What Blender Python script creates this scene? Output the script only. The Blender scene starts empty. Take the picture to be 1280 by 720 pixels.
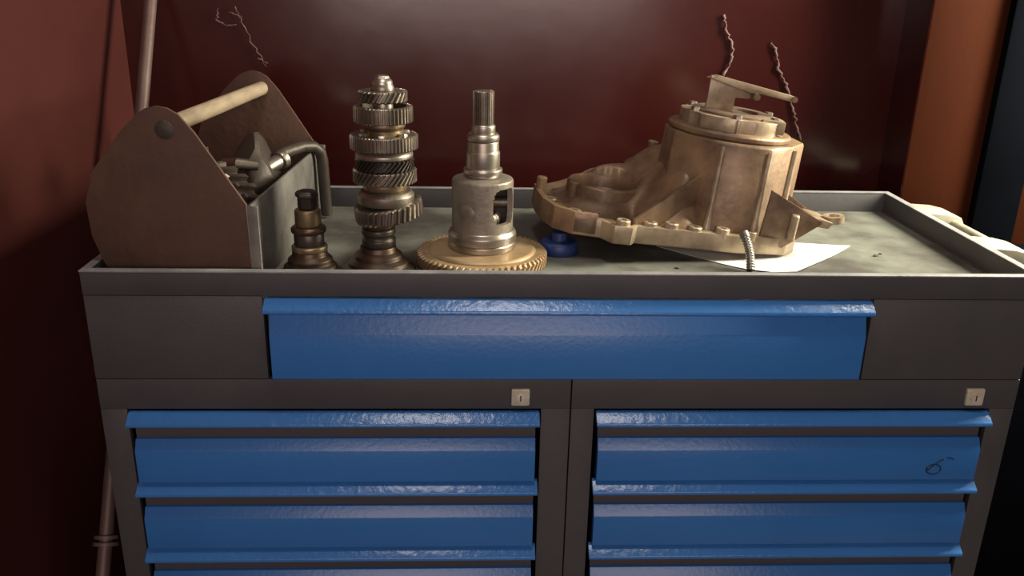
import bpy, bmesh, math, random
from mathutils import Vector, Matrix
R = math.radians
random.seed(7)
scene = bpy.context.scene
C = scene.collection

# ------------------------------------------------------------------ camera
CX, CY, CZ, YAW, PITCH, ROLL, FPX = -0.1312, -1.0740, 0.3687, 0.0479, 0.3465, 0.0219, 1105.65
fw = Vector((math.sin(YAW)*math.cos(PITCH), math.cos(YAW)*math.cos(PITCH), -math.sin(PITCH)))
rt0 = Vector((math.cos(YAW), -math.sin(YAW), 0)); up0 = rt0.cross(fw)
rt = math.cos(ROLL)*rt0 + math.sin(ROLL)*up0
up = -math.sin(ROLL)*rt0 + math.cos(ROLL)*up0
cam = bpy.data.cameras.new('camera'); camo = bpy.data.objects.new('camera', cam); C.objects.link(camo)
cam.sensor_fit = 'HORIZONTAL'; cam.sensor_width = 36; cam.lens = FPX/1280*36
cam.clip_start = 0.02
camo.matrix_world = Matrix(((rt.x, up.x, -fw.x, CX), (rt.y, up.y, -fw.y, CY), (rt.z, up.z, -fw.z, CZ), (0, 0, 0, 1)))
scene.camera = camo

# ------------------------------------------------------------------ world, lights, exposure
w = bpy.data.worlds.new('world'); scene.world = w; w.use_nodes = True
bg = w.node_tree.nodes['Background']; bg.inputs[0].default_value = (1.0, 0.86, 0.74, 1); bg.inputs[1].default_value = 0.05

def area(name, loc, target, sx, sy, energy, col, spread=180):
    l = bpy.data.lights.new(name, 'AREA'); l.shape = 'RECTANGLE'; l.size = sx; l.size_y = sy
    l.energy = energy; l.color = col; l.spread = R(spread)
    o = bpy.data.objects.new(name, l); C.objects.link(o); o.location = loc
    o.rotation_euler = (Vector(target)-Vector(loc)).to_track_quat('-Z', 'Y').to_euler()
    return o
area('workshop_lamp_light', (1.20, 0.26, 0.60), (-0.1, 0.16, 0.12), 0.30, 0.80, 54, (1.0, 0.93, 0.72))
area('doorway_light', (-0.06, -2.6, 0.66), (-0.06, 0.6, 0.66), 1.6, 1.0, 26, (1.0, 0.82, 0.76))
area('ceiling_lamp_light', (-0.11, -0.34, 1.75), (-0.11, -0.34, 0.0), 0.34, 0.46, 9, (1.0, 0.90, 0.80))

vs = scene.view_settings
vs.view_transform = 'Standard'; vs.look = 'None'; vs.gamma = 1; vs.use_curve_mapping = False
vs.exposure = 0.15

# ------------------------------------------------------------------ materials
def mat(name, c1, rough=0.5, metal=0.0, c2=None, scale=8.0, detail=6.0, bump=0.0, bscale=60.0, coat=0.0,
        lo=0.35, hi=0.65, rvar=0.0, stretch=None, spec=0.5):
    m = bpy.data.materials.new(name); m.use_nodes = True
    nt = m.node_tree; n = nt.nodes; lk = nt.links; b = n['Principled BSDF']
    b.inputs['Base Color'].default_value = (*c1, 1); b.inputs['Roughness'].default_value = rough
    b.inputs['Metallic'].default_value = metal; b.inputs['Coat Weight'].default_value = coat; b.inputs['Specular IOR Level'].default_value = spec
    tc = n.new('ShaderNodeTexCoord'); src = tc.outputs['Object']
    if stretch:
        mp = n.new('ShaderNodeMapping'); mp.inputs['Scale'].default_value = stretch
        lk.new(src, mp.inputs[0]); src = mp.outputs[0]
    if c2 is not None:
        t = n.new('ShaderNodeTexNoise'); t.inputs['Scale'].default_value = scale; t.inputs['Detail'].default_value = detail
        t.inputs['Roughness'].default_value = 0.62
        r = n.new('ShaderNodeValToRGB'); r.color_ramp.elements[0].position = lo; r.color_ramp.elements[1].position = hi
        r.color_ramp.elements[0].color = (*c1, 1); r.color_ramp.elements[1].color = (*c2, 1)
        lk.new(src, t.inputs['Vector']); lk.new(t.outputs['Fac'], r.inputs[0]); lk.new(r.outputs[0], b.inputs['Base Color'])
        if rvar:
            mr = n.new('ShaderNodeMapRange'); mr.inputs[1].default_value = lo; mr.inputs[2].default_value = hi
            mr.inputs[3].default_value = rough; mr.inputs[4].default_value = min(1, rough+rvar)
            lk.new(t.outputs['Fac'], mr.inputs[0]); lk.new(mr.outputs[0], b.inputs['Roughness'])
    if bump:
        t2 = n.new('ShaderNodeTexNoise'); t2.inputs['Scale'].default_value = bscale; t2.inputs['Detail'].default_value = 3
        bp = n.new('ShaderNodeBump'); bp.inputs['Strength'].default_value = bump; bp.inputs['Distance'].default_value = 0.002
        lk.new(src, t2.inputs['Vector']); lk.new(t2.outputs['Fac'], bp.inputs['Height']); lk.new(bp.outputs[0], b.inputs['Normal'])
    return m

M = dict(
    wall_red=mat('maroon_gloss_paint', (0.029, 0.0048, 0.0046), 0.16, 0, (0.037, 0.0066, 0.0060), 2.2, bump=0.10, bscale=22, rvar=0.06),
    wall_left=mat('maroon_side_paint', (0.052, 0.0125, 0.0108), 0.55, 0, (0.064, 0.0160, 0.0135), 3.0, spec=0.15, bump=0.2, bscale=20),
    orange=mat('orange_brown_paint', (0.031, 0.0070, 0.0024), 0.8, 0, (0.037, 0.0088, 0.0030), 3.5, spec=0.04, stretch=(3, 3, 0.6), bump=0.1),
    post=mat('blue_black_post_paint', (0.0012, 0.0016, 0.0030), 0.9, 0, (0.0020, 0.0025, 0.0044), 5, spec=0.02),
    floor=mat('dusty_concrete', (0.10, 0.085, 0.075), 0.85, 0, (0.16, 0.14, 0.12), 4, bump=0.2),
    grey=mat('charcoal_powder_coat', (0.053, 0.050, 0.056), 0.5, 0, (0.067, 0.063, 0.068), 6, bump=0.12, bscale=240),
    rim=mat('lit_worn_rim_paint', (0.17, 0.17, 0.18), 0.40, 0, (0.28, 0.28, 0.29), 20, bump=0.1, bscale=120),  # paler than the chest to paint light onto the rim top; casters share it
    blue=mat('blue_powder_coat', (0.030, 0.150, 0.44), 0.32, 0, (0.037, 0.170, 0.48), 4, bump=0.16, bscale=150),
    gap=mat('dark_recess_steel', (0.065, 0.056, 0.060), 0.6),
    lip=mat('blue_orange_peel_paint', (0.036, 0.155, 0.44), 0.26, 0, (0.042, 0.175, 0.48), 4, bump=0.45, bscale=95),
    mat=mat('grey_green_tray_mat', (0.072, 0.067, 0.060), 0.5, 0, (0.170, 0.178, 0.152), 5.5, bump=0.15, bscale=90, lo=0.42, hi=0.6),
    cream=mat('cream_handle_paint', (0.40, 0.385, 0.29), 0.5, 0, (0.27, 0.25, 0.185), 18),
    lock=mat('nickel_lock', (0.75, 0.70, 0.58), 0.4, 0.25, (0.50, 0.45, 0.35), 60),
    ink=mat('marker_ink', (0.004, 0.008, 0.03), 0.6),
    rust=mat('brown_rusted_plate', (0.060, 0.030, 0.020), 0.62, 0.15, (0.105, 0.052, 0.034), 9, bump=0.4, bscale=70, rvar=0.15),
    bare=mat('bare_worn_sheet_steel', (0.12, 0.112, 0.105), 0.55, 0.3, (0.23, 0.215, 0.195), 16, bump=0.3, bscale=90),
    rod=mat('pale_worn_rod', (0.20, 0.145, 0.098), 0.6, 0, (0.34, 0.265, 0.185), 14, bump=0.35, bscale=60, stretch=(3, 0.7, 3)),
    steel=mat('oiled_steel', (0.27, 0.235, 0.195), 0.36, 0.85, (0.13, 0.105, 0.082), 26, bump=0.15, bscale=120, rvar=0.15),
    bright=mat('bright_machined_steel', (0.50, 0.45, 0.39), 0.30, 0.9, (0.30, 0.26, 0.215), 20, rvar=0.1),
    dark=mat('dark_oily_steel', (0.085, 0.072, 0.062), 0.42, 0.75, (0.04, 0.034, 0.030), 24, bump=0.2),
    copper=mat('copper_brown_oiled_steel', (0.100, 0.064, 0.044), 0.38, 0.8, (0.042, 0.031, 0.024), 20, rvar=0.15),
    brass=mat('brass_tinted_steel', (0.33, 0.245, 0.145), 0.36, 0.85, (0.15, 0.110, 0.07), 26, rvar=0.15),
    ringgear=mat('varnished_ring_gear_steel', (0.50, 0.375, 0.225), 0.5, 0.45, (0.34, 0.225, 0.12), 12, bump=0.1),
    carrier=mat('grey_cast_carrier', (0.30, 0.26, 0.215), 0.48, 0.5, (0.19, 0.16, 0.13), 22, bump=0.3, bscale=150),
    cast=mat('oil_stained_cast_aluminium', (0.290, 0.190, 0.112), 0.38, 0.22, (0.088, 0.050, 0.031), 11, bump=0.35, bscale=110, rvar=0.15),
    castlight=mat('clean_cast_aluminium', (0.46, 0.37, 0.255), 0.38, 0.35, (0.20, 0.145, 0.095), 16, bump=0.2, bscale=110),
    bore=mat('grimy_aluminium', (0.22, 0.155, 0.115), 0.5, 0.5, (0.12, 0.085, 0.065), 14, bump=0.4, bscale=80),
    paper=mat('white_paper', (0.82, 0.83, 0.80), 0.8, 0, (0.74, 0.74, 0.70), 5),
    plastic=mat('blue_plastic', (0.014, 0.030, 0.13), 0.45, 0, (0.018, 0.04, 0.16), 10),
    zinc=mat('zinc_stud', (0.30, 0.285, 0.255), 0.38, 0.8, (0.17, 0.155, 0.135), 40),
    web=mat('dusty_cobweb', (0.12, 0.068, 0.068), 0.95, 0, (0.20, 0.125, 0.12), 60),
    pipe=mat('maroon_grey_pole', (0.085, 0.046, 0.041), 0.5, 0.1, (0.125, 0.074, 0.064), 12, bump=0.2),
    casting=mat('black_oily_casting', (0.040, 0.031, 0.026), 0.48, 0.35, (0.075, 0.058, 0.047), 14, bump=0.5, bscale=60),
    rubber=mat('black_rubber', (0.012, 0.012, 0.012), 0.8),
    chip=mat('dirt_chip', (0.06, 0.05, 0.04), 0.9),
)

# ------------------------------------------------------------------ mesh helpers
class MB:
    def __init__(s): s.v = []; s.f = []
    def add(s, vs, fs):
        o = len(s.v); s.v += [tuple(v) for v in vs]; s.f += [tuple(i+o for i in f) for f in fs]; return s
    def box(s, x0, x1, y0, y1, z0, z1):
        vs = [(x, y, z) for z in (z0, z1) for y in (y0, y1) for x in (x0, x1)]
        return s.add(vs, [(0, 2, 3, 1), (4, 5, 7, 6), (0, 1, 5, 4), (2, 6, 7, 3), (0, 4, 6, 2), (1, 3, 7, 5)])
    def prism(s, pts, a0, a1, axis='y'):
        # pts: 2-D outline; axis 'y': (x,z), 'z': (x,y), 'x': (y,z)
        n = len(pts)
        def P(p, a): return (p[0], a, p[1]) if axis == 'y' else ((p[0], p[1], a) if axis == 'z' else (a, p[0], p[1]))
        vs = [P(p, a0) for p in pts]+[P(p, a1) for p in pts]
        fs = [tuple(range(n)), tuple(range(2*n-1, n-1, -1))]+[(i, i+n, (i+1) % n+n, (i+1) % n) for i in range(n)]
        return s.add(vs, fs)
    def lathe(s, prof, seg=48, c=(0, 0, 0)):
        # prof: (r, z) from bottom to top; closed with caps where r > 0
        vs = []; fs = []
        for r, z in prof:
            for k in range(seg):
                a = 2*math.pi*k/seg; vs.append((c[0]+r*math.cos(a), c[1]+r*math.sin(a), c[2]+z))
        for i in range(len(prof)-1):
            for k in range(seg):
                k2 = (k+1) % seg; fs.append((i*seg+k, i*seg+k2, (i+1)*seg+k2, (i+1)*seg+k))
        if prof[0] != prof[-1]:
            fs.append(tuple(range(seg-1, -1, -1))); o = (len(prof)-1)*seg; fs.append(tuple(o+k for k in range(seg)))
        return s.add(vs, fs)
    def gear(s, r, depth, z0, z1, n, twist=0.0, hole=0.0, c=(0, 0, 0), duty=0.5, cham=0.0):
        # spur / helical gear: toothed outline swept from z0 to z1 with a twist (in tooth pitches)
        def ring(z, tw, rr):
            out = []
            for k in range(n):
                for u, d in ((0.0, 1), (0.12, 0), (0.12+duty*0.7, 0), (0.24+duty*0.7, 1)):
                    a = 2*math.pi*(k+u+tw)/n; q = rr-depth*d
                    out.append((c[0]+q*math.cos(a), c[1]+q*math.sin(a), c[2]+z))
            return out
        zs = [(z0, 0, r-cham), (z0+cham, 0, r), (z1-cham, twist, r), (z1, twist, r-cham)] if cham else [(z0, 0, r), (z1, twist, r)]
        m = 4*n; vs = []; fs = []
        for z, t, rr in zs: vs += ring(z, t, rr)
        L = len(zs)
        for i in range(L-1):
            for k in range(m):
                k2 = (k+1) % m; fs.append((i*m+k, i*m+k2, (i+1)*m+k2, (i+1)*m+k))
        if hole:
            for zz in (z0, z1):
                for k in range(m):
                    a = 2*math.pi*k/m; vs.append((c[0]+hole*math.cos(a), c[1]+hole*math.sin(a), c[2]+zz))
            b, t = L*m, (L+1)*m
            for k in range(m):
                k2 = (k+1) % m
                fs.append((k2, k, b+k, b+k2)); fs.append(((L-1)*m+k, (L-1)*m+k2, t+k2, t+k)); fs.append((b+k, t+k, t+k2, b+k2))
        else:
            fs.append(tuple(range(m-1, -1, -1))); fs.append(tuple((L-1)*m+k for k in range(m)))
        return s.add(vs, fs)
    def tube(s, path, rad, seg=14):
        path = [Vector(p) for p in path]; n = len(path)
        rs = rad if isinstance(rad, (list, tuple)) else [rad]*n
        vs = []; fs = []; up_ = None
        for i, p in enumerate(path):
            t = (path[min(i+1, n-1)]-path[max(i-1, 0)]).normalized()
            if up_ is None: up_ = t.orthogonal().normalized()
            else: up_ = (up_-t*up_.dot(t)).normalized()
            v2 = t.cross(up_)
            for k in range(seg):
                a = 2*math.pi*k/seg; vs.append(p+(up_*math.cos(a)+v2*math.sin(a))*rs[i])
        for i in range(n-1):
            for k in range(seg):
                k2 = (k+1) % seg; fs.append((i*seg+k, i*seg+k2, (i+1)*seg+k2, (i+1)*seg+k))
        fs.append(tuple(range(seg-1, -1, -1))); fs.append(tuple((n-1)*seg+k for k in range(seg)))
        return s.add(vs, fs)
    def cyl(s, p0, p1, r, seg=20): return s.tube([p0, p1], r, seg)
    def xf(s, mtx, start=0):
        for i in range(start, len(s.v)): s.v[i] = tuple(mtx @ Vector(s.v[i]))
        return s
    def build(s, name, m, parent=None, bevel=0.0, smooth=35, segs=2):
        me = bpy.data.meshes.new(name); me.from_pydata(s.v, [], s.f); me.validate()
        bm = bmesh.new(); bm.from_mesh(me); bmesh.ops.recalc_face_normals(bm, faces=bm.faces)
        if bevel:
            ed = [e for e in bm.edges if e.is_manifold and e.calc_face_angle(0) > R(30)]
            bmesh.ops.bevel(bm, geom=ed, offset=bevel, segments=segs, affect='EDGES', clamp_overlap=True, profile=0.6)
        bm.to_mesh(me); bm.free()
        me.shade_smooth(); me.set_sharp_from_angle(angle=R(smooth))
        me.materials.append(M[m]); o = bpy.data.objects.new(name, me); C.objects.link(o)
        if parent: o.parent = parent
        return o

def tag(o, label, cat, group=None, kind=None):
    o['label'] = label; o['category'] = cat
    if group: o['group'] = group
    if kind: o['kind'] = kind
    return o
def thing(name, loc, label, cat, rot=(0, 0, 0), group=None):
    o = bpy.data.objects.new(name, None); C.objects.link(o); o.location = loc; o.rotation_euler = rot
    o.empty_display_size = 0.05
    return tag(o, label, cat, group)
def struct(o, label, cat): return tag(o, label, cat, kind='structure')

FLOOR = -0.95      # room floor; z = 0 is the top of the tool chest's rim
TRAY = -0.035      # tray floor
WB = 0.60          # back wall plane
WL = -0.757        # left wall plane

# ------------------------------------------------------------------ the room
struct(MB().box(-3.0, 4.0, -4.0, 1.2, FLOOR-0.05, FLOOR).build('floor', 'floor'), 'dusty grey concrete workshop floor under the tool chest', 'floor')
struct(MB().box(WL-0.08, 0.74, WB, WB+0.08, FLOOR, 1.7).build('wall_back', 'wall_red'), 'glossy dark maroon painted wall behind the tool chest', 'wall')
struct(MB().box(WL-0.08, WL, -1.6, WB, FLOOR, 1.7).build('wall_left', 'wall_left'), 'matt reddish brown side wall beside the leaning pole', 'wall')
struct(MB().box(0.664, 0.800, 0.50, 0.70, FLOOR, 1.7).build('trim_1', 'orange', bevel=0.002), 'orange brown painted pilaster standing between maroon wall and dark post', 'pilaster')
struct(MB().box(0.801, 0.885, 0.485, 0.70, FLOOR, 1.7).build('trim_2', 'post', bevel=0.003), 'blue black painted post between the two orange brown panels', 'post')
struct(MB().box(0.645, 1.3, 0.44, 0.485, FLOOR, -0.10).build('gap_shade_board', 'post', bevel=0.003), 'added low blue black board standing in for darkness beside the tool chest', 'board')  # added board, keeps the gap right of the chest dark
struct(MB().box(0.886, 2.2, 0.50, 0.70, FLOOR, 1.7).build('trim_3', 'orange', bevel=0.002), 'orange brown wall panel beyond the blue black post', 'panel')

struct(MB().box(0.6628, 0.6638, 0.501, WB, FLOOR, 1.7).build('pilaster_shade_skin', 'wall_red'), 'thin dark maroon sheet painting shade onto the side of the orange brown pilaster', 'wall')  # maroon skin over the pilaster's left side, its shade put into the colour

# ------------------------------------------------------------------ tool chest
W2, DP = 0.625, 0.4726
chest = thing('tool_chest', (0, DP/2, FLOOR), 'charcoal tool chest with blue drawers, open tray top and side handle', 'tool chest')
CO = Matrix.Translation((0, -DP/2, -FLOOR))
def cpart(mb, name, m, parent=chest, **k):
    mb.xf(CO); return mb.build(name, m, parent, **k)
# the tray on top: four rim walls with a folded lip, floor sheet and mat
RW = 0.010
tr = MB()
tr.box(-W2, W2, -0.001, RW, -0.032, 0); tr.box(-W2, W2, DP-RW, DP, -0.036, 0)
tr.box(-W2, -W2+RW, RW, DP-RW, -0.036, 0); tr.box(W2-RW, W2, RW, DP-RW, -0.036, 0)
rim = cpart(tr, 'tray_rim', 'grey', bevel=0.0012)
te = MB()
a_ = RW+0.0005; b_ = 0.0008
oq = [(-W2-b_, -0.0015), (W2+b_, -0.0015), (W2+b_, DP+b_), (-W2-b_, DP+b_)]; iq = [(-W2+a_, a_), (W2-a_, a_), (W2-a_, DP-a_), (-W2+a_, DP-a_)]
te.add([(*q, z) for z in (-0.0012, 0.0008) for q in oq+iq],
       [(k, (k+1) % 4, 4+(k+1) % 4, 4+k) for k in range(4)]+[(8+k, 12+k, 12+(k+1) % 4, 8+(k+1) % 4) for k in range(4)]
       + [(k, 8+k, 8+(k+1) % 4, (k+1) % 4) for k in range(4)]+[(4+k, 4+(k+1) % 4, 12+(k+1) % 4, 12+k) for k in range(4)])
cpart(te, 'rim_edge', 'rim', rim, bevel=0.0006)['label'] = 'worn top edge of the rim, light from above painted in as pale grey'  # pale strip paints the light caught by the rim top
cpart(MB().box(-W2+0.002, W2-0.002, 0.004, DP-0.002, -0.042, -0.0372), 'tray_floor', 'grey')
matp = cpart(MB().box(-W2+RW, W2-RW, RW, DP-RW, -0.0372, TRAY), 'tray_mat', 'mat')
matp['label'] = 'stained grey green tray lining'
# carcass
for sx in (-1, 1):
    x0, x1 = sorted((sx*W2, sx*(W2-0.012)))
    cpart(MB().box(x0, x1, 0.012, DP, -0.84-0.03, -0.033), 'side_panel', 'grey', bevel=0.001)
    x0, x1 = sorted((sx*W2, sx*0.400))
    cpart(MB().box(x0, x1, 0, 0.012, -0.1495, -0.0328), 'front_panel', 'grey', bevel=0.0012)
cpart(MB().box(-W2+0.012, W2-0.012, DP-0.01, DP, -0.87, -0.042), 'back_panel', 'grey')
cpart(MB().box(-W2, W2, 0, DP, -0.885, -0.87), 'bottom_panel', 'grey', bevel=0.002)
cpart(MB().box(-0.400, 0.400, 0.02, 0.024, -0.1495, -0.042), 'drawer_divider', 'gap')
for x0, x1, oL, oR in ((-W2, 0.0032, -0.5905, -0.0365), (0.0048, W2, 0.0365, 0.5905)):
    fr = MB()
    fr.box(x0, x1, 0.0005, 0.012, -0.1945, -0.1505)
    fr.box(x0, oL, 0.0005, 0.012, -0.87, -0.1945); fr.box(oR, x1, 0.0005, 0.012, -0.87, -0.1945)
    fr.box(oL, oR, 0.0005, 0.012, -0.87, -0.842)
    cpart(fr, 'cabinet_frame', 'grey', bevel=0.0012)

def drawer(x0, x1, zt, zb, lip=0.0195, face_from=0.0405, bev=0.014, recess=True):
    # section across the drawer front: sloped grip lip, finger recess, bevelled face
    e = 0.0045
    lp = [(0.003, zt), (-0.003, zt-0.0005), (-0.0175, zt-lip*0.55), (-0.0185, zt-lip*0.75), (-0.0165, zt-lip*0.85),
          (-0.002, zt-lip*0.62), (0.003, zt-lip*0.62)]
    fp = [(0.012, zt-face_from), (-0.002, zt-face_from), (-0.0095, zt-face_from-bev), (-0.0105, zt-face_from-bev-0.002), (-0.0105, zb+0.001), (-0.0095, zb), (0.012, zb)]
    f = cpart(MB().prism(fp, x0+e, x1-e, 'x'), 'drawer', 'blue', bevel=0.0008)
    l = MB().prism(lp, x0, x1, 'x')
    cpart(l, 'grip_lip', 'lip', f, bevel=0.0010)
    r = cpart(MB().box(x0+e, x1-e, 0.003, 0.011, zb+0.01, zt-0.005), 'recess_panel', 'gap' if recess else 'blue', f)
    return f
drawer(-0.397, 0.397, -0.0345, -0.1455, lip=0.020, face_from=0.0215, bev=0.024, recess=False)
col = {}
for side, x0, x1 in (('l', -0.588, -0.0387), ('r', 0.0387, 0.588)):
    for k in range(6):
        zt = -0.1975-0.1072*k
        col[side, k] = drawer(x0, x1, zt, zt-0.1045)
for x in (-0.065, 0.564):
    lk_ = cpart(MB().box(x-0.0125, x+0.0125, -0.004, 0.002, -0.188, -0.163), 'lock', 'lock', bevel=0.002)
    cpart(MB().cyl((x, -0.0038, -0.1755), (x, -0.0065, -0.1755), 0.0075, 20), 'lock_barrel', 'lock', lk_, bevel=0.0008)
    cpart(MB().box(x-0.0008, x+0.0008, -0.0069, -0.0060, -0.1795, -0.1715), 'keyhole', 'ink', lk_)
# hand written 6 with a dash on the first right-hand drawer
pts = []
for i in range(17):
    t = i/16; a = R(100+30*t)
    pts.append((0.5335-0.020*t**0.8, -0.2685-0.0135*t-0.004*t*t))
for i in range(1, 22):
    a = R(150+ i*18); pts.append((0.5215+0.0105*math.cos(a), -0.2845+0.0078*math.sin(a)))
YF = -0.0107
f0 = col['r', 0]
cpart(MB().tube([(x, YF, z) for x, z in pts], 0.0009, 6), 'marker_numeral', 'ink', f0)['label'] = 'handwritten marker numeral 6'
cpart(MB().tube([(0.5375, YF, -0.2665), (0.542, YF, -0.2660), (0.5475, YF, -0.2685)], 0.0009, 6), 'marker_dash', 'ink', f0)
# side handle: two cream brackets and a tube
hb = cpart(MB().cyl((0.704, 0.395, -0.034), (0.704, 0.225, -0.034), 0.0085, 20), 'side_handle', 'cream')
hb['label'] = 'cream push handle on the side'
for y0, y1 in ((0.375, 0.445), (0.170, 0.240)):
    prof = [(W2, -0.012), (0.690, -0.016), (0.716, -0.022), (0.722, -0.032), (0.716, -0.044), (0.690, -0.046), (W2, -0.060)]
    cpart(MB().prism(prof, y0, y1, 'y'), 'handle_bracket', 'cream', hb, bevel=0.003)
# casters
for sx in (-1, 1):
    for yy in (0.06, DP-0.06):
        c = cpart(MB().box(sx*0.55-0.025, sx*0.55+0.025, yy-0.03, yy+0.03, -0.890, -0.885).box(sx*0.55-0.022, sx*0.55-0.018, yy-0.014, yy+0.014, -0.93, -0.889).box(sx*0.55+0.018, sx*0.55+0.022, yy-0.014, yy+0.014, -0.93, -0.889), 'caster', 'rim')
        cpart(MB().cyl((sx*0.55-0.015, yy, -0.9195), (sx*0.55+0.015, yy, -0.9195), 0.0305, 28), 'wheel', 'rubber', c, bevel=0.003)

# ------------------------------------------------------------------ leaning pole in the left corner
def pole_pt(z): return (-0.685, 0.362+0.60*z, z)
zt = (WB-0.012-0.362)/0.60
pole = thing('leaning_pole', pole_pt(FLOOR), 'slim brown pole leaning in the corner behind the tool chest', 'pole')
PM = Matrix.Translation(-Vector(pole_pt(FLOOR)))
MB().cyl(Vector(pole_pt(FLOOR))+Vector((0, 0, 0.006)), pole_pt(zt), 0.0105, 20).xf(PM).build('shaft', 'pipe', pole)
d = (Vector(pole_pt(0.1))-Vector(pole_pt(0))).normalized(); p = Vector(pole_pt(-0.462))
MB().cyl(p-d*0.008, p-d*0.002, 0.019, 20).cyl(p+d*0.002, p+d*0.008, 0.018, 20).xf(PM).build('collar', 'pipe', pole, bevel=0.001)

# ------------------------------------------------------------------ rusty tote at the left end of the tray
TX, TY = -0.51, 0.030
tote = thing('steel_tote', (TX, TY, TRAY), 'rusty brown steel tool tote with pale round carrying rod', 'tool tote', (0, 0, R(-3.1)))
def T(mb): return mb.xf(Matrix.Translation((-TX, 0, -TRAY)))
plate = [(-0.594, TRAY), (-0.609, 0.004), (-0.619, 0.035), (-0.621, 0.079), (-0.607, 0.120), (-0.566, 0.170), (-0.543, 0.192),
         (-0.532, 0.199), (-0.518, 0.2025), (-0.504, 0.200), (-0.492, 0.193), (-0.474, 0.171), (-0.417, 0.081), (-0.416, TRAY)]
T(MB().prism(plate, 0.0, 0.005)).build('end_plate', 'rust', tote, bevel=0.0012)
T(MB().prism(plate, 0.400, 0.405)).build('end_plate', 'rust', tote, bevel=0.0012)
T(MB().box(-0.4155, -0.4115, 0.004, 0.401, TRAY, 0.080)).build('side_wall', 'bare', tote, bevel=0.001)['label'] = 'bare grey steel side wall'
T(MB().box(-0.4155, -0.402, -0.0035, 0.0005, TRAY, 0.080)).build('wall_flange', 'bare', tote, bevel=0.0008)
T(MB().box(-0.4155, -0.403, 0.4005, 0.4045, TRAY, 0.082)).build('wall_flange', 'bare', tote, bevel=0.0008)
T(MB().box(-0.604, -0.600, 0.005, 0.400, TRAY, 0.075)).build('side_wall', 'rust', tote, bevel=0.001)
T(MB().box(-0.601, -0.415, 0.005, 0.400, TRAY, TRAY+0.003)).build('bottom_plate', 'rust', tote)
T(MB().cyl((-0.508, 0.004, 0.177), (-0.503, 0.4, 0.174), 0.0112, 24)).build('carrying_rod', 'rod', tote)['label'] = 'pale worn carrying rod'
T(MB().lathe([(0.012, -0.0015), (0.012, 0.0005), (0.007, 0.0015), (0.0001, 0.0015)], 20).xf(Matrix.Translation((-0.510, 0, 0.174)) @ Matrix.Rotation(R(90), 4, 'X'))).build('rod_weld', 'casting', tote)

# contents of the tote
g = thing('spare_gear', (-0.494, 0.118, TRAY+0.003+0.074), 'oily toothed gear standing inside the rusty tote', 'gear', (R(90), 0, R(-6)))
MB().gear(0.074, 0.0065, -0.022, 0.022, 26, 0.8, 0.022, cham=0.002).build('toothed_rim', 'bright', g)
MB().lathe([(0.030, -0.028), (0.030, 0.028), (0.0205, 0.028), (0.0205, -0.028), (0.030, -0.028)], 32).build('hub', 'dark', g)
lump = thing('oily_casting', (-0.455, 0.245, TRAY+0.003), 'black oily angular casting with shiny shaft end inside the tote', 'casting')
bm = bmesh.new(); bmesh.ops.create_icosphere(bm, subdivisions=3, radius=1)
rnd = random.Random(3); dirs = [(Vector((rnd.uniform(-1, 1), rnd.uniform(-1, 1), rnd.uniform(-0.3, 1))).normalized(), rnd.uniform(0.70, 0.9)) for _ in range(14)]
vv = []
for v in bm.verts:
    q = v.co.copy()
    for n_, c_ in dirs:
        dd = q.dot(n_)-c_
        if dd > 0: q -= n_*dd
    z = q.z*0.085+0.082
    vv.append((q.x*0.044*(1.05-0.1*q.z), q.y*0.058, max(0, z)))
mb = MB(); mb.add(vv, [tuple(v.index for v in f.verts) for f in bm.faces]); bm.free()
mb.build('body', 'casting', lump, smooth=22)
MB().tube([(-0.036, -0.040, 0.128), (-0.012, -0.056, 0.130), (0.014, -0.046, 0.126)], [0.006, 0.009, 0.007], 14).build('lug', 'steel', lump)
MB().cyl((0.0, -0.03, 0.105), (0.034, 0.010, 0.122), 0.011, 18).cyl((0.034, 0.010, 0.122), (0.040, 0.017, 0.125), 0.014, 18).build('shaft_end', 'bright', lump, bevel=0.001)
bar = MB().tube([(-0.440, 0.312, 0.080), (-0.428, 0.325, 0.088), (-0.405, 0.352, 0.0925), (-0.390, 0.367, 0.090), (-0.381, 0.376, 0.080), (-0.379, 0.380, 0.066), (-0.377, 0.386, TRAY+0.006)], [0.0095]*7, 14)
tag(bar.build('bent_bar', 'casting'), 'dark bent bar hooked over the wall of the rusty tote', 'bar')

# ------------------------------------------------------------------ small stepped pinion shaft beside the tote
sp = thing('pinion_shaft', (-0.352, 0.085, TRAY), 'short brass-tinted stepped pinion shaft beside the rusty tote', 'shaft')
def lp(parent, name, m, prof, seg=40, bevel=0.0009, off=(0, 0)):
    return MB().lathe(prof, seg, (off[0], off[1], 0)).build(name, m, parent, bevel=bevel)
lp(sp, 'base_flange', 'copper', [(0.042, 0), (0.044, 0.003), (0.043, 0.008), (0.036, 0.012), (0.036, 0.017), (0.030, 0.021), (0.030, 0.027), (0.024, 0.032), (0.0235, 0.038)])
lp(sp, 'brass_ring', 'brass', [(0.0235, 0.038), (0.0240, 0.0395), (0.0240, 0.045), (0.0225, 0.0465)])
lp(sp, 'dark_collar', 'dark', [(0.0195, 0.0465), (0.0200, 0.048), (0.0200, 0.062), (0.0190, 0.064)])
lp(sp, 'thin_flange', 'copper', [(0.0225, 0.064), (0.0235, 0.066), (0.0235, 0.070), (0.0200, 0.073)])
lp(sp, 'brass_sleeve', 'brass', [(0.0170, 0.073), (0.0175, 0.075), (0.0175, 0.094), (0.0160, 0.096)])
lp(sp, 'end_nut', 'dark', [(0.0110, 0.096), (0.0130, 0.098), (0.0130, 0.112), (0.0155, 0.113), (0.0155, 0.118), (0.0120, 0.121)], 6)

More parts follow.
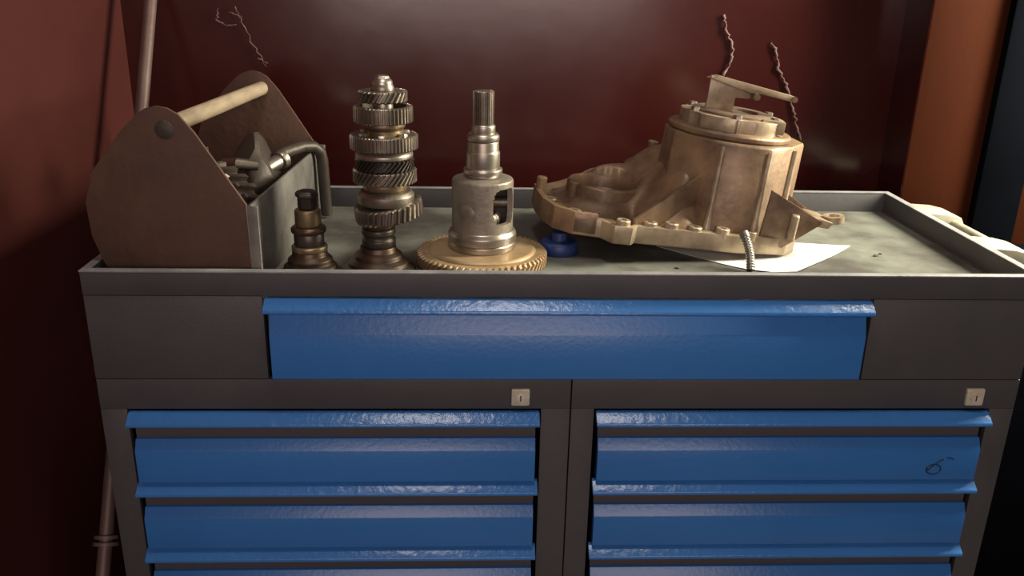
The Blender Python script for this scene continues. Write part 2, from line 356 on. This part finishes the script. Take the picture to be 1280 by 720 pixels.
# ------------------------------------------------------------------ tall gear cluster shaft
gc = thing('gear_cluster_shaft', (-0.262, 0.11, TRAY), 'tall gearbox shaft stacked with helical gears and synchronizer rings', 'gear shaft')
def zy(y): return 0.234-(y-95)*0.0011-TRAY
def px(h): return h/890
ox = 0.012
lp(gc, 'base_cone', 'copper', [(0.050, 0), (0.052, 0.003), (0.051, 0.007), (0.043, 0.012), (0.042, 0.016), (0.034, 0.021), (0.033, 0.026), (0.026, 0.031), (0.0245, 0.038)])
lp(gc, 'dark_sleeve', 'dark', [(0.0225, 0.038), (0.0235, 0.040), (0.0235, 0.048), (0.0215, 0.050), (0.0215, 0.054), (0.0235, 0.056), (0.0235, 0.062), (0.022, 0.064)], off=(0.001, 0))
lp(gc, 'copper_bush', 'copper', [(0.0215, 0.064), (0.0225, 0.066), (0.0225, 0.074), (0.0205, 0.076), (0.0225, 0.078), (0.0225, 0.090), (0.021, 0.092)], off=(0.002, 0))
lp(gc, 'shaft', 'bright', [(0.0135, 0.088), (0.0135, 0.262), (0.010, 0.266)], 24, off=(ox, 0))
# loose tilted gear
tg = MB().gear(0.047, 0.0045, -0.010, 0.010, 34, 0.5, 0.020, cham=0.0015)
tg.xf(Matrix.Translation((ox+0.004, 0, zy(258))) @ Matrix.Rotation(R(-9), 4, 'Y') @ Matrix.Rotation(R(4), 4, 'X'))
tg.build('tilted_gear', 'steel', gc)
lp(gc, 'pale_disc', 'steel', [(0.030, zy(251)), (0.0375, zy(249)), (0.0385, zy(244)), (0.0385, zy(238)), (0.034, zy(233)), (0.030, zy(232))], off=(ox+0.001, 0))
lp(gc, 'brass_collar', 'brass', [(0.029, zy(232)), (0.030, zy(230)), (0.030, zy(224)), (0.028, zy(222))], off=(ox, 0))
MB().gear(px(38.5), 0.0042, zy(222), zy(206.5), 36, 1.6, 0.012, (ox, 0, 0), cham=0.0012).build('helical_gear', 'steel', gc)
MB().gear(px(35.5), 0.0042, zy(206), zy(193), 34, 1.6, 0.012, (ox, 0, 0), cham=0.0012).build('helical_gear', 'dark', gc)
lp(gc, 'pale_disc', 'bright', [(0.036, zy(193)), (0.0385, zy(191)), (0.0385, zy(187)), (0.034, zy(182)), (0.028, zy(181))], off=(ox, 0))
def sring(ro, ri, y0, y1, name, m, teeth):
    a = MB().gear(ro, 0.0022, zy(y0), zy(y1), teeth, 0, ri, (ox, 0, 0), cham=0.0012)
    return a.build(name, m, gc)
sring(px(40.5), 0.033, 181, 164, 'synchronizer_ring', 'steel', 54)
lp(gc, 'synchronizer_hub', 'brass', [(0.0320, zy(180)), (0.0320, zy(172)), (0.026, zy(166)), (0.026, zy(158)), (0.029, zy(154)), (0.029, zy(149))], off=(ox, 0))
for a in (-120, -60, 0, 60, 120, 180):
    aa = R(a); MB().box(-0.004, 0.004, -0.005, 0.005, zy(178), zy(161)).xf(Matrix.Translation((ox+0.031*math.sin(aa), -0.031*math.cos(aa), 0)) @ Matrix.Rotation(aa, 4, 'Z')).build('synchronizer_key', 'bright', gc, bevel=0.001)
sring(px(35), 0.0315, 149, 130, 'sliding_sleeve', 'steel', 44)
lp(gc, 'sleeve_floor', 'dark', [(0.0320, zy(148)), (0.0320, zy(145)), (0.016, zy(144))], off=(ox, 0))
MB().gear(px(29), 0.0036, zy(125), zy(112), 26, 0.9, 0.011, (ox, 0, 0), cham=0.0015).build('top_gear', 'steel', gc)
lp(gc, 'domed_washer', 'steel', [(0.0155, zy(112)), (0.0150, zy(107)), (0.0125, zy(103)), (0.010, zy(101))], off=(ox, 0))
MB().lathe([(0.0095, zy(102)), (0.0095, zy(96)), (0.0080, zy(94.5))], 6, (ox, 0, 0)).build('end_nut', 'bright', gc, bevel=0.0007)

# ------------------------------------------------------------------ differential carrier on its ring gear
dc = thing('differential_carrier', (-0.117, 0.155, TRAY), 'grey differential carrier with splined shaft standing on golden ring gear', 'differential')
rg = MB().gear(0.0945, 0.0045, 0, 0.019, 62, 1.1, 0.045, cham=0.003); rg.build('ring_gear', 'ringgear', dc)['label'] = 'golden helical ring gear'
lp(dc, 'ring_step', 'ringgear', [(0.078, 0.0175), (0.078, 0.0205), (0.074, 0.0235), (0.052, 0.0240), (0.045, 0.0240)], 64)
lp(dc, 'bearing_ring', 'bright', [(0.0465, 0.023), (0.0485, 0.025), (0.0485, 0.033), (0.0470, 0.0345), (0.0490, 0.036), (0.0490, 0.046), (0.0455, 0.052), (0.0435, 0.053)], 56)
# body with a window: outer and inner shells, cells inside a rounded rectangle left open
def window_body(r, ri, z0, z1, a0, a1, wz0, wz1, na=150, nz=44):
    mb = MB(); zl = [z0+(z1-z0)*j/nz for j in range(nz+1)]
    def inside(i, j):
        a = math.degrees(2*math.pi*(i+0.5)/na); z = (zl[j]+zl[j+1])/2
        u = (a-(a0+a1)/2)/((a1-a0)/2); v = (z-(wz0+wz1)/2)/((wz1-wz0)/2)
        return abs(u)**4+abs(v)**4 < 1
    def P(i, j, rr):
        a = 2*math.pi*i/na-math.pi/2
        return (rr*math.cos(a), rr*math.sin(a), zl[j])
    vs = [P(i, j, r) for j in range(nz+1) for i in range(na)]+[P(i, j, ri) for j in range(nz+1) for i in range(na)]
    o = (nz+1)*na; I = lambda i, j: j*na+i % na; fs = []
    for j in range(nz):
        for i in range(na):
            if inside(i, j): continue
            fs.append((I(i, j), I(i+1, j), I(i+1, j+1), I(i, j+1))); fs.append((o+I(i, j), o+I(i, j+1), o+I(i+1, j+1), o+I(i+1, j)))
            if inside((i+1) % na, j): fs.append((I(i+1, j), o+I(i+1, j), o+I(i+1, j+1), I(i+1, j+1)))
            if inside((i-1) % na, j): fs.append((I(i, j+1), o+I(i, j+1), o+I(i, j), I(i, j)))
            if j+1 < nz and inside(i, j+1): fs.append((I(i, j+1), I(i+1, j+1), o+I(i+1, j+1), o+I(i, j+1)))
            if j > 0 and inside(i, j-1): fs.append((I(i+1, j), I(i, j), o+I(i, j), o+I(i+1, j)))
    for i in range(na):
        fs.append((I(i+1, 0), I(i, 0), o+I(i, 0), o+I(i+1, 0)))
    return mb.add(vs, fs)
window_body(0.0437, 0.036, 0.052, 0.122, 20, 76, 0.064, 0.116).build('carrier_body', 'carrier', dc)
lp(dc, 'carrier_shoulder', 'carrier', [(0.0437, 0.1215), (0.0425, 0.1245), (0.036, 0.127), (0.022, 0.1275), (0.021, 0.132)], 56)
aa = R(-30)
MB().lathe([(0.0115, 0), (0.0115, 0.0025), (0.010, 0.0035), (0.0001, 0.0035)], 24).xf(Matrix.Translation((0.0425*math.sin(aa), -0.0425*math.cos(aa), 0.083)) @ Matrix.Rotation(aa, 4, 'Z') @ Matrix.Rotation(R(90), 4, 'X')).build('pin_plug', 'carrier', dc)
MB().gear(0.026, 0.004, 0.052, 0.074, 14, 0, 0.008, cham=0.004).build('bevel_pinion', 'bright', dc)
MB().cyl((-0.036, 0, 0.09), (0.036, 0, 0.09), 0.008).build('cross_pin', 'steel', dc)
zc = lambda y: 0.212-(y-113)*0.00113-TRAY
lp(dc, 'bearing_flange', 'bright', [(0.022, 0.131), (0.0275, zc(214)), (0.0275, zc(209)), (0.0240, zc(207))], 48)
lp(dc, 'bearing_sleeve', 'bright', [(0.0238, zc(208)), (0.0238, zc(188)), (0.0222, zc(186.5)), (0.0222, zc(175)), (0.0205, zc(174))], 48)
lp(dc, 'step_collar', 'bright', [(0.0222, zc(174)), (0.0228, zc(172.5)), (0.0228, zc(168)), (0.0200, zc(165))], 48)
lp(dc, 'step_neck', 'bright', [(0.0168, zc(166)), (0.0168, zc(156)), (0.0150, zc(154))], 40)
MB().gear(0.0146, 0.0016, zc(156), zc(114), 28, 0, 0, cham=0.0012).build('splined_shaft', 'steel', dc)

# ------------------------------------------------------------------ gearbox bell housing
TH = R(6.3)
bh = thing('bell_housing', (0.275, 0.29, -0.0235), 'large tan cast gearbox housing with round turret, tilted over paper', 'gearbox housing', (0, TH, 0))
outline = [(-0.312, 0.030), (-0.311, -0.012), (-0.305, -0.061), (-0.290, -0.102), (-0.262, -0.124), (-0.222, -0.127), (-0.206, -0.150), (-0.180, -0.150),
           (-0.172, -0.136), (-0.125, -0.133), (-0.064, -0.129), (-0.015, -0.127), (0.020, -0.118), (0.062, -0.110), (0.085, -0.085), (0.100, -0.04), (0.100, 0.04),
           (0.085, 0.10), (0.03, 0.128), (-0.06, 0.132), (-0.14, 0.130), (-0.20, 0.135), (-0.250, 0.120), (-0.290, 0.085)]
# skirt: a height field over the flange outline
TCX, TCY = -0.013, 0.0
def hgt(x, y, edge):
    d = math.hypot(x-TCX, y-TCY)
    h = 0.024
    ca = (TCX-x)/max(d, 1e-6)                      # 1 towards the left lobe
    sk = min(1, max(0, (ca-0.45)/0.35)); sk = sk*sk*(3-2*sk)
    h += 0.075*sk*(max(0, 1-(d-0.105)/0.060)**1.4 if d > 0.105 else 1)
    # hump along the back, and the dished left lobe
    h += 0.062*math.exp(-((x+0.135)/0.050)**2-((y-0.085)/0.036)**2)
    h += 0.030*math.exp(-((x+0.205)/0.040)**2-((y-0.095)/0.035)**2)
    # pad for the bearing bore
    e = math.hypot((x+0.203), (y-0.015))
    h += 0.013/(1+math.exp((e-0.066)/0.004))
    if edge < 0.16 and x < -0.10: h = max(h, 0.024) 
    elif x < -0.16: h -= 0.010*min(1, (edge-0.16)/0.06)*min(1, max(0, (e-0.070)/0.02))
    if e < 0.054: h = min(h, 0.023)
    return min(h, 0.135)
cxp, cyp = -0.11, 0.0
def dense(poly, n):
    P = [Vector(p) for p in poly]; out = []
    for i in range(len(P)):
        a, b = P[i], P[(i+1) % len(P)]
        for k in range(n): out.append(a.lerp(b, k/n))
    return out
dn = dense(outline, 6); N = len(dn)
mb = MB(); vs = []; fs = []
levels = [0, 0.02, 0.05, 0.09, 0.13, 0.16, 0.19, 0.22]+[0.22+0.76*k/26 for k in range(1, 27)]
for t in levels:
    for q in dn:
        x = q.x+(cxp-q.x)*t; y = q.y+(cyp-q.y)*t
        vs.append((x, y, hgt(x, y, t)-(0.002 if t == 0 else 0)))
K = len(levels)
for i in range(K-1):
    for k in range(N):
        k2 = (k+1) % N; fs.append((i*N+k, i*N+k2, (i+1)*N+k2, (i+1)*N+k))
vs.append((cxp, cyp, hgt(cxp, cyp, 1)))
for k in range(N): fs.append(((K-1)*N+k, (K-1)*N+(k+1) % N, K*N))
o = len(vs); vs += [(q.x, q.y, 0.0) for q in dn]
for k in range(N): fs.append((o+k, o+(k+1) % N, (k+1) % N, k))
fs.append(tuple(o+N-1-k for k in range(N)))
mb.add(vs, fs).build('flange_skirt', 'cast', bh, smooth=50)
# machined face strip along the flange edge
def strip(a, b, name, m, z0, z1, inset, out=0.001):
    ring = dn[a:b]; v = []; f = []
    for q in ring:
        cdir = (Vector((cxp, cyp))-q).normalized()
        if abs(q.x+0.11) < 0.14: cdir = Vector((0.0, 1.0 if q.y < 0 else -1.0))
        p0 = q-cdir*out; p1 = q+cdir*inset
        v += [(p0.x, p0.y, z0), (p0.x, p0.y, z1), (p1.x, p1.y, z1), (p1.x, p1.y, z0)]
    n = len(ring)
    for i in range(n-1):
        for k in range(4): f.append((4*i+k, 4*(i+1)+k, 4*(i+1)+(k+1) % 4, 4*i+(k+1) % 4))
    f.append((0, 1, 2, 3)); f.append((4*n-4, 4*n-1, 4*n-2, 4*n-3))
    return MB().add(v, f).build(name, m, bh, bevel=0.0012)
strip(0, 30, 'lobe_rim', 'cast', 0.003, 0.034, 0.008)
strip(24, 86, 'machined_edge', 'castlight', 0.001, 0.0265, 0.014)
# bolt bosses along the front edge
for bx, by, hh in ((-0.193, -0.138, 0.034), (-0.150, -0.124, 0.032), (-0.118, -0.122, 0.034), (-0.082, -0.120, 0.032), (-0.040, -0.119, 0.034), (0.004, -0.113, 0.033), (0.052, -0.100, 0.036), (-0.262, -0.108, 0.033), (-0.292, -0.040, 0.030)):
    b = MB().lathe([(0.0105, 0.020), (0.0105, hh-0.001), (0.0095, hh), (0.0048, hh), (0.0048, hh-0.008), (0.0001, hh-0.008)], 20, (bx, by, 0)).build('bolt_boss', 'castlight', bh)
for bx, by, z0, z1, r in ((-0.304, 0.004, 0.02, 0.052, 0.0085), (-0.255, -0.015, 0.02, 0.054, 0.0085), (-0.118, 0.100, 0.09, 0.114, 0.009)):
    MB().lathe([(r, z0), (r, z1-0.0015), (r-0.002, z1)], 18, (bx, by, 0)).build('locating_peg', 'cast', bh)
for k in range(6):
    a = R(125+26*k); MB().lathe([(0.006, 0.0), (0.006, 0.0025), (0.0001, 0.0025)], 14).xf(Matrix.Translation((-0.203+0.083*math.cos(a), 0.0+0.083*math.sin(a), 0.0235))).build('blind_hole', 'bore', bh)
# bearing bore ring
MB().lathe([(0.061, 0.022), (0.059, 0.050), (0.0565, 0.053), (0.0525, 0.053), (0.051, 0.050), (0.051, 0.022), (0.061, 0.022)], 56, (-0.203, 0.015, 0)).build('bearing_bore', 'cast', bh)
MB().lathe([(0.0505, 0.024), (0.0505, 0.034), (0.045, 0.0345), (0.043, 0.032), (0.043, 0.025), (0.0001, 0.025)], 48, (-0.203, 0.015, 0)).build('bore_seat', 'bore', bh)
# turret: faceted drum
tp = [(-0.121, 0.03), (-0.120, -0.035), (-0.068, -0.100), (-0.052, -0.108), (0.002, -0.108), (0.013, -0.106), (0.060, -0.060), (0.067, -0.050), (0.097, -0.006),
      (0.096, 0.04), (0.066, 0.086), (0.01, 0.110), (-0.052, 0.108), (-0.098, 0.078)]
bt = MB(); n = len(tp); vs = []
for s_, z in ((1.03, 0.010), (1.0, 0.045), (0.985, 0.152), (0.965, 0.156)):
    vs += [(TCX+(x-TCX)*s_, y*s_, z) for x, y in tp]
fs = [tuple(range(n-1, -1, -1)), tuple(range(3*n, 4*n))]
for i in range(3):
    for k in range(n): fs.append((i*n+k, i*n+(k+1) % n, (i+1)*n+(k+1) % n, (i+1)*n+k))
bt.add(vs, fs).build('turret', 'cast', bh, bevel=0.0022)
for x, y in ((-0.060, -0.102), (0.010, -0.104), (0.065, -0.056)):
    MB().tube([(x*1.02, y*1.02, 0.02), (x, y, 0.05), (x*0.985, y*0.985, 0.150)], [0.0075, 0.0055, 0.0045], 12).build('turret_rib', 'castlight', bh)
# collar and cap plate on top of the turret
CXT = -0.026
MB().lathe([(0.090, 0.154), (0.090, 0.157), (0.0945, 0.1585), (0.0945, 0.164), (0.091, 0.167), (0.080, 0.168)], 64, (CXT, 0, 0)).build('collar_ring', 'cast', bh, bevel=0.0008)
cp = []
for k in range(64):
    a = 2*math.pi*k/64; rr = 0.0795-(0.004 if abs(math.sin(a*3)) > 0.93 else 0)
    cp.append((CXT+rr*math.cos(a), rr*math.sin(a)))
MB().prism(cp, 0.166, 0.187, 'z').build('cap_plate', 'castlight', bh, bevel=0.0015)
MB().lathe([(0.062, 0.186), (0.062, 0.190), (0.058, 0.192), (0.040, 0.192), (0.036, 0.188), (0.0001, 0.188)], 48, (CXT, 0, 0)).build('cap_seat', 'bore', bh)
for k in range(6):
    a = R(20+60*k); MB().lathe([(0.007, 0.185), (0.007, 0.1915), (0.006, 0.193)], 6, (CXT+0.069*math.cos(a), 0.069*math.sin(a), 0)).build('cap_bolt', 'bright', bh)
MB().box(CXT+0.030, CXT+0.066, -0.060, -0.030, 0.170, 0.1905).build('cap_lug', 'castlight', bh, bevel=0.003)
MB().box(CXT-0.014, CXT-0.008, -0.083, -0.070, 0.166, 0.1875).build('cap_rib', 'castlight', bh, bevel=0.001)
# selector bracket standing on the cap
br = MB().prism([(-0.073, 0.186), (-0.030, 0.186), (-0.030, 0.212), (-0.008, 0.213), (-0.004, 0.219), (-0.073, 0.241)], -0.012, -0.006, 'y').build('selector_bracket', 'castlight', bh, bevel=0.001)
pl = [(-0.074, 0.236), (-0.060, 0.2415), (0.056, 0.226), (0.062, 0.221), (0.058, 0.217), (0.006, 0.223), (-0.010, 0.222)]
MB().prism(pl, -0.022, -0.010, 'y').build('bracket_arm', 'castlight', br, bevel=0.0015)
MB().prism([(x, z-0.001) for x, z in pl], 0.006, 0.016, 'y').build('bracket_arm', 'cast', br, bevel=0.0015)
MB().cyl((0.057, -0.026, 0.2215), (0.057, 0.018, 0.2205), 0.0045, 16).build('bracket_pin', 'cast', br)
MB().cyl((-0.002, -0.028, 0.218), (-0.002, 0.018, 0.2185), 0.005, 16).build('bracket_pin', 'cast', br)
# front gusset web from turret to flange
gx = MB(); a0 = Vector((-0.078, -0.082)); b0 = Vector((-0.176, -0.128)); nn = (b0-a0).orthogonal().normalized()*0.0035
gx.add([(*(a0+nn), 0.02), (*(b0+nn), 0.02), (*(b0+nn), 0.034), (*(a0+nn), 0.103), (*(a0-nn), 0.02), (*(b0-nn), 0.02), (*(b0-nn), 0.034), (*(a0-nn), 0.103)],
       [(0, 1, 2, 3), (7, 6, 5, 4), (0, 4, 5, 1), (1, 5, 6, 2), (2, 6, 7, 3), (3, 7, 4, 0)])
gx.build('gusset_web', 'cast', bh, bevel=0.0015)
# right-hand ear: two sloping web plates, bridge and eyelet
e1 = [(0.019, 0.020), (0.056, 0.012), (0.066, 0.020), (0.108, 0.055), (0.108, 0.060), (0.098, 0.063), (0.023, 0.097)]
MB().prism(e1, -0.113, -0.106, 'y').build('ear_web', 'cast', bh, bevel=0.001)
e2 = [(0.060, 0.020), (0.085, 0.012), (0.128, 0.050), (0.128, 0.056), (0.112, 0.060), (0.072, 0.082)]
MB().prism(e2, -0.052, -0.046, 'y').build('ear_web', 'cast', bh, bevel=0.001)
MB().prism([(0.085, 0.050), (0.098, 0.0635), (0.128, 0.058), (0.122, 0.048)], -0.108, -0.046, 'y').build('ear_bridge', 'castlight', bh, bevel=0.0015)
ey = MB().lathe([(0.016, -0.005), (0.016, 0.005), (0.009, 0.005), (0.009, -0.005), (0.016, -0.005)], 28)
ey.xf(Matrix.Translation((0.136, -0.085, 0.060)) @ Matrix.Rotation(R(-10), 4, 'Y')).build('eyelet', 'castlight', bh)
MB().lathe([(0.0065, 0.028), (0.0065, 0.064), (0.005, 0.066)], 18, (0.064, -0.117, 0)).build('dowel_pin', 'castlight', bh)

# ------------------------------------------------------------------ small things on the tray
# white paper under the housing
P = [(0.468, 0.246), (0.405, 0.252), (0.30, 0.262), (0.19, 0.258), (0.155, 0.235), (0.20, 0.186), (0.235, 0.152), (0.268, 0.124), (0.300, 0.110), (0.335, 0.112), (0.395, 0.168), (0.425, 0.198)]
P = [(p.x, p.y) for p in dense(P, 3)]
cxq, cyq = 0.32, 0.19; vs = []; fs = []; n = len(P)
def ph(x, y, t):
    return TRAY+0.0006+0.0020*max(0, (0.26-x)/0.1)*t*0.3+0.004*max(0, t-0.5)*max(0, math.sin((x-0.25)*16))
for lay in (0.0, 0.0005):
    for t in (1.0, 0.8, 0.55, 0.3):
        vs += [(cxq+(x-cxq)*t, cyq+(y-cyq)*t, ph(cxq+(x-cxq)*t, cyq+(y-cyq)*t, t)+lay) for x, y in P]
    vs.append((cxq, cyq, ph(cxq, cyq, 0)+lay))
st = 4*n+1
for l in (0, 1):
    for i in range(3):
        for k in range(n): fs.append((l*st+i*n+k, l*st+i*n+(k+1) % n, l*st+(i+1)*n+(k+1) % n, l*st+(i+1)*n+k))
    for k in range(n): fs.append((l*st+3*n+k, l*st+3*n+(k+1) % n, l*st+4*n))
for k in range(n): fs.append((k, (k+1) % n, st+(k+1) % n, st+k))
tag(MB().add(vs, fs).build('paper_sheet', 'paper', smooth=60), 'white paper sheet lying on the tray under the gearbox housing', 'paper')
# blue plastic cap holding up the left end of the housing
bc = thing('plastic_cap', (0.0, 0.205, TRAY), 'dark blue plastic cap wedged under the raised end of the housing', 'cap')
MB().lathe([(0.029, 0), (0.030, 0.002), (0.0285, 0.016), (0.026, 0.019), (0.012, 0.020)], 40).build('cap_body', 'plastic', bc)
MB().lathe([(0.012, 0.0195), (0.011, 0.0315), (0.009, 0.0325)], 24).build('cap_neck', 'plastic', bc)
# steel stud leaning on the flange
A_, B_ = Vector((0.2675, 0.112, TRAY+0.004)), Vector((0.263, 0.150, 0.014))
path = []; rad = []
for i in range(57):
    t = i/56; q = A_.lerp(B_, t)+Vector((0.0035*math.sin(t*3.1), 0, 0)); path.append(q)
    rad.append(0.0058+(0.0007 if i % 4 < 2 else -0.0007) if i < 50 else 0.0068)
tag(MB().tube(path, rad, 14).build('threaded_stud', 'zinc', smooth=60), 'short threaded steel stud leaning against the housing flange', 'stud')
# crumbs of dirt on the mat
rnd = random.Random(5)
for x, y, s, lab in ((0.487, 0.196, 0.0035, 'larger dark crumb of dirt on the open right part of tray lining'), (0.500, 0.206, 0.0022, 'small crumb of dirt beside the larger crumb on tray lining'), (0.165, 0.130, 0.003, 'dark crumb of dirt between ring gear and threaded stud')):
    bm = bmesh.new(); bmesh.ops.create_icosphere(bm, subdivisions=1, radius=s)
    vs = [(x+v.co.x*rnd.uniform(0.8, 2.0), y+v.co.y*rnd.uniform(0.7, 1.3), TRAY+s*0.45+v.co.z*0.45) for v in bm.verts]
    mb = MB(); mb.add(vs, [tuple(v.index for v in f.verts) for f in bm.faces]); bm.free()
    tag(mb.build('dirt_crumb', 'chip'), lab, 'crumb', 'crumbs on the tray lining')

# ------------------------------------------------------------------ dusty cobwebs on the back wall
def strand(pts, r, seed):
    rn = random.Random(seed); path = []; rad = []
    for i in range(len(pts)-1):
        a, b = Vector((pts[i][0], 0, pts[i][1])), Vector((pts[i+1][0], 0, pts[i+1][1]))
        for k in range(7):
            q = a.lerp(b, k/7); path.append((q.x+rn.uniform(-1, 1)*0.0028, WB-0.0035+rn.uniform(-1, 1)*0.001, q.z)); rad.append(r*(0.30+0.70*abs(math.sin(len(path)*0.37+seed)))*rn.uniform(0.8, 1.2))
    path.append((pts[-1][0], WB-0.0035, pts[-1][1])); rad.append(r*0.5)
    return MB().tube(path, rad, 6)
tag(strand([(0.326, 0.297), (0.330, 0.275), (0.340, 0.256), (0.349, 0.236), (0.346, 0.215), (0.332, 0.186)], 0.0030, 1).build('cobweb_strand', 'web', smooth=80),
    'dusty cobweb strand above the bracket of the gearbox housing', 'cobweb')
tag(strand([(0.418, 0.250), (0.430, 0.235), (0.436, 0.205), (0.452, 0.180), (0.470, 0.145), (0.482, 0.110), (0.498, 0.070)], 0.0027, 2).build('cobweb_strand', 'web', smooth=80),
    'long dusty cobweb strand behind the turret, nearest the orange pilaster', 'cobweb')
cw = thing('cobweb_wisp', (-0.55, WB-0.0035, 0.24), 'thin torn cobweb wisp on the wall above the rusty tote', 'cobweb')
for k, pts in enumerate(([(-0.592, 0.272), (-0.575, 0.262), (-0.556, 0.264)], [(-0.556, 0.295), (-0.545, 0.270), (-0.533, 0.235), (-0.508, 0.192)], [(-0.585, 0.292), (-0.590, 0.270)], [(-0.565, 0.285), (-0.545, 0.278)], [(-0.520, 0.205), (-0.505, 0.197)])):
    strand(pts, 0.0011, 10+k).xf(Matrix.Translation((0.55, -(WB-0.0035), -0.24))).build('web_thread', 'web', cw, smooth=80)
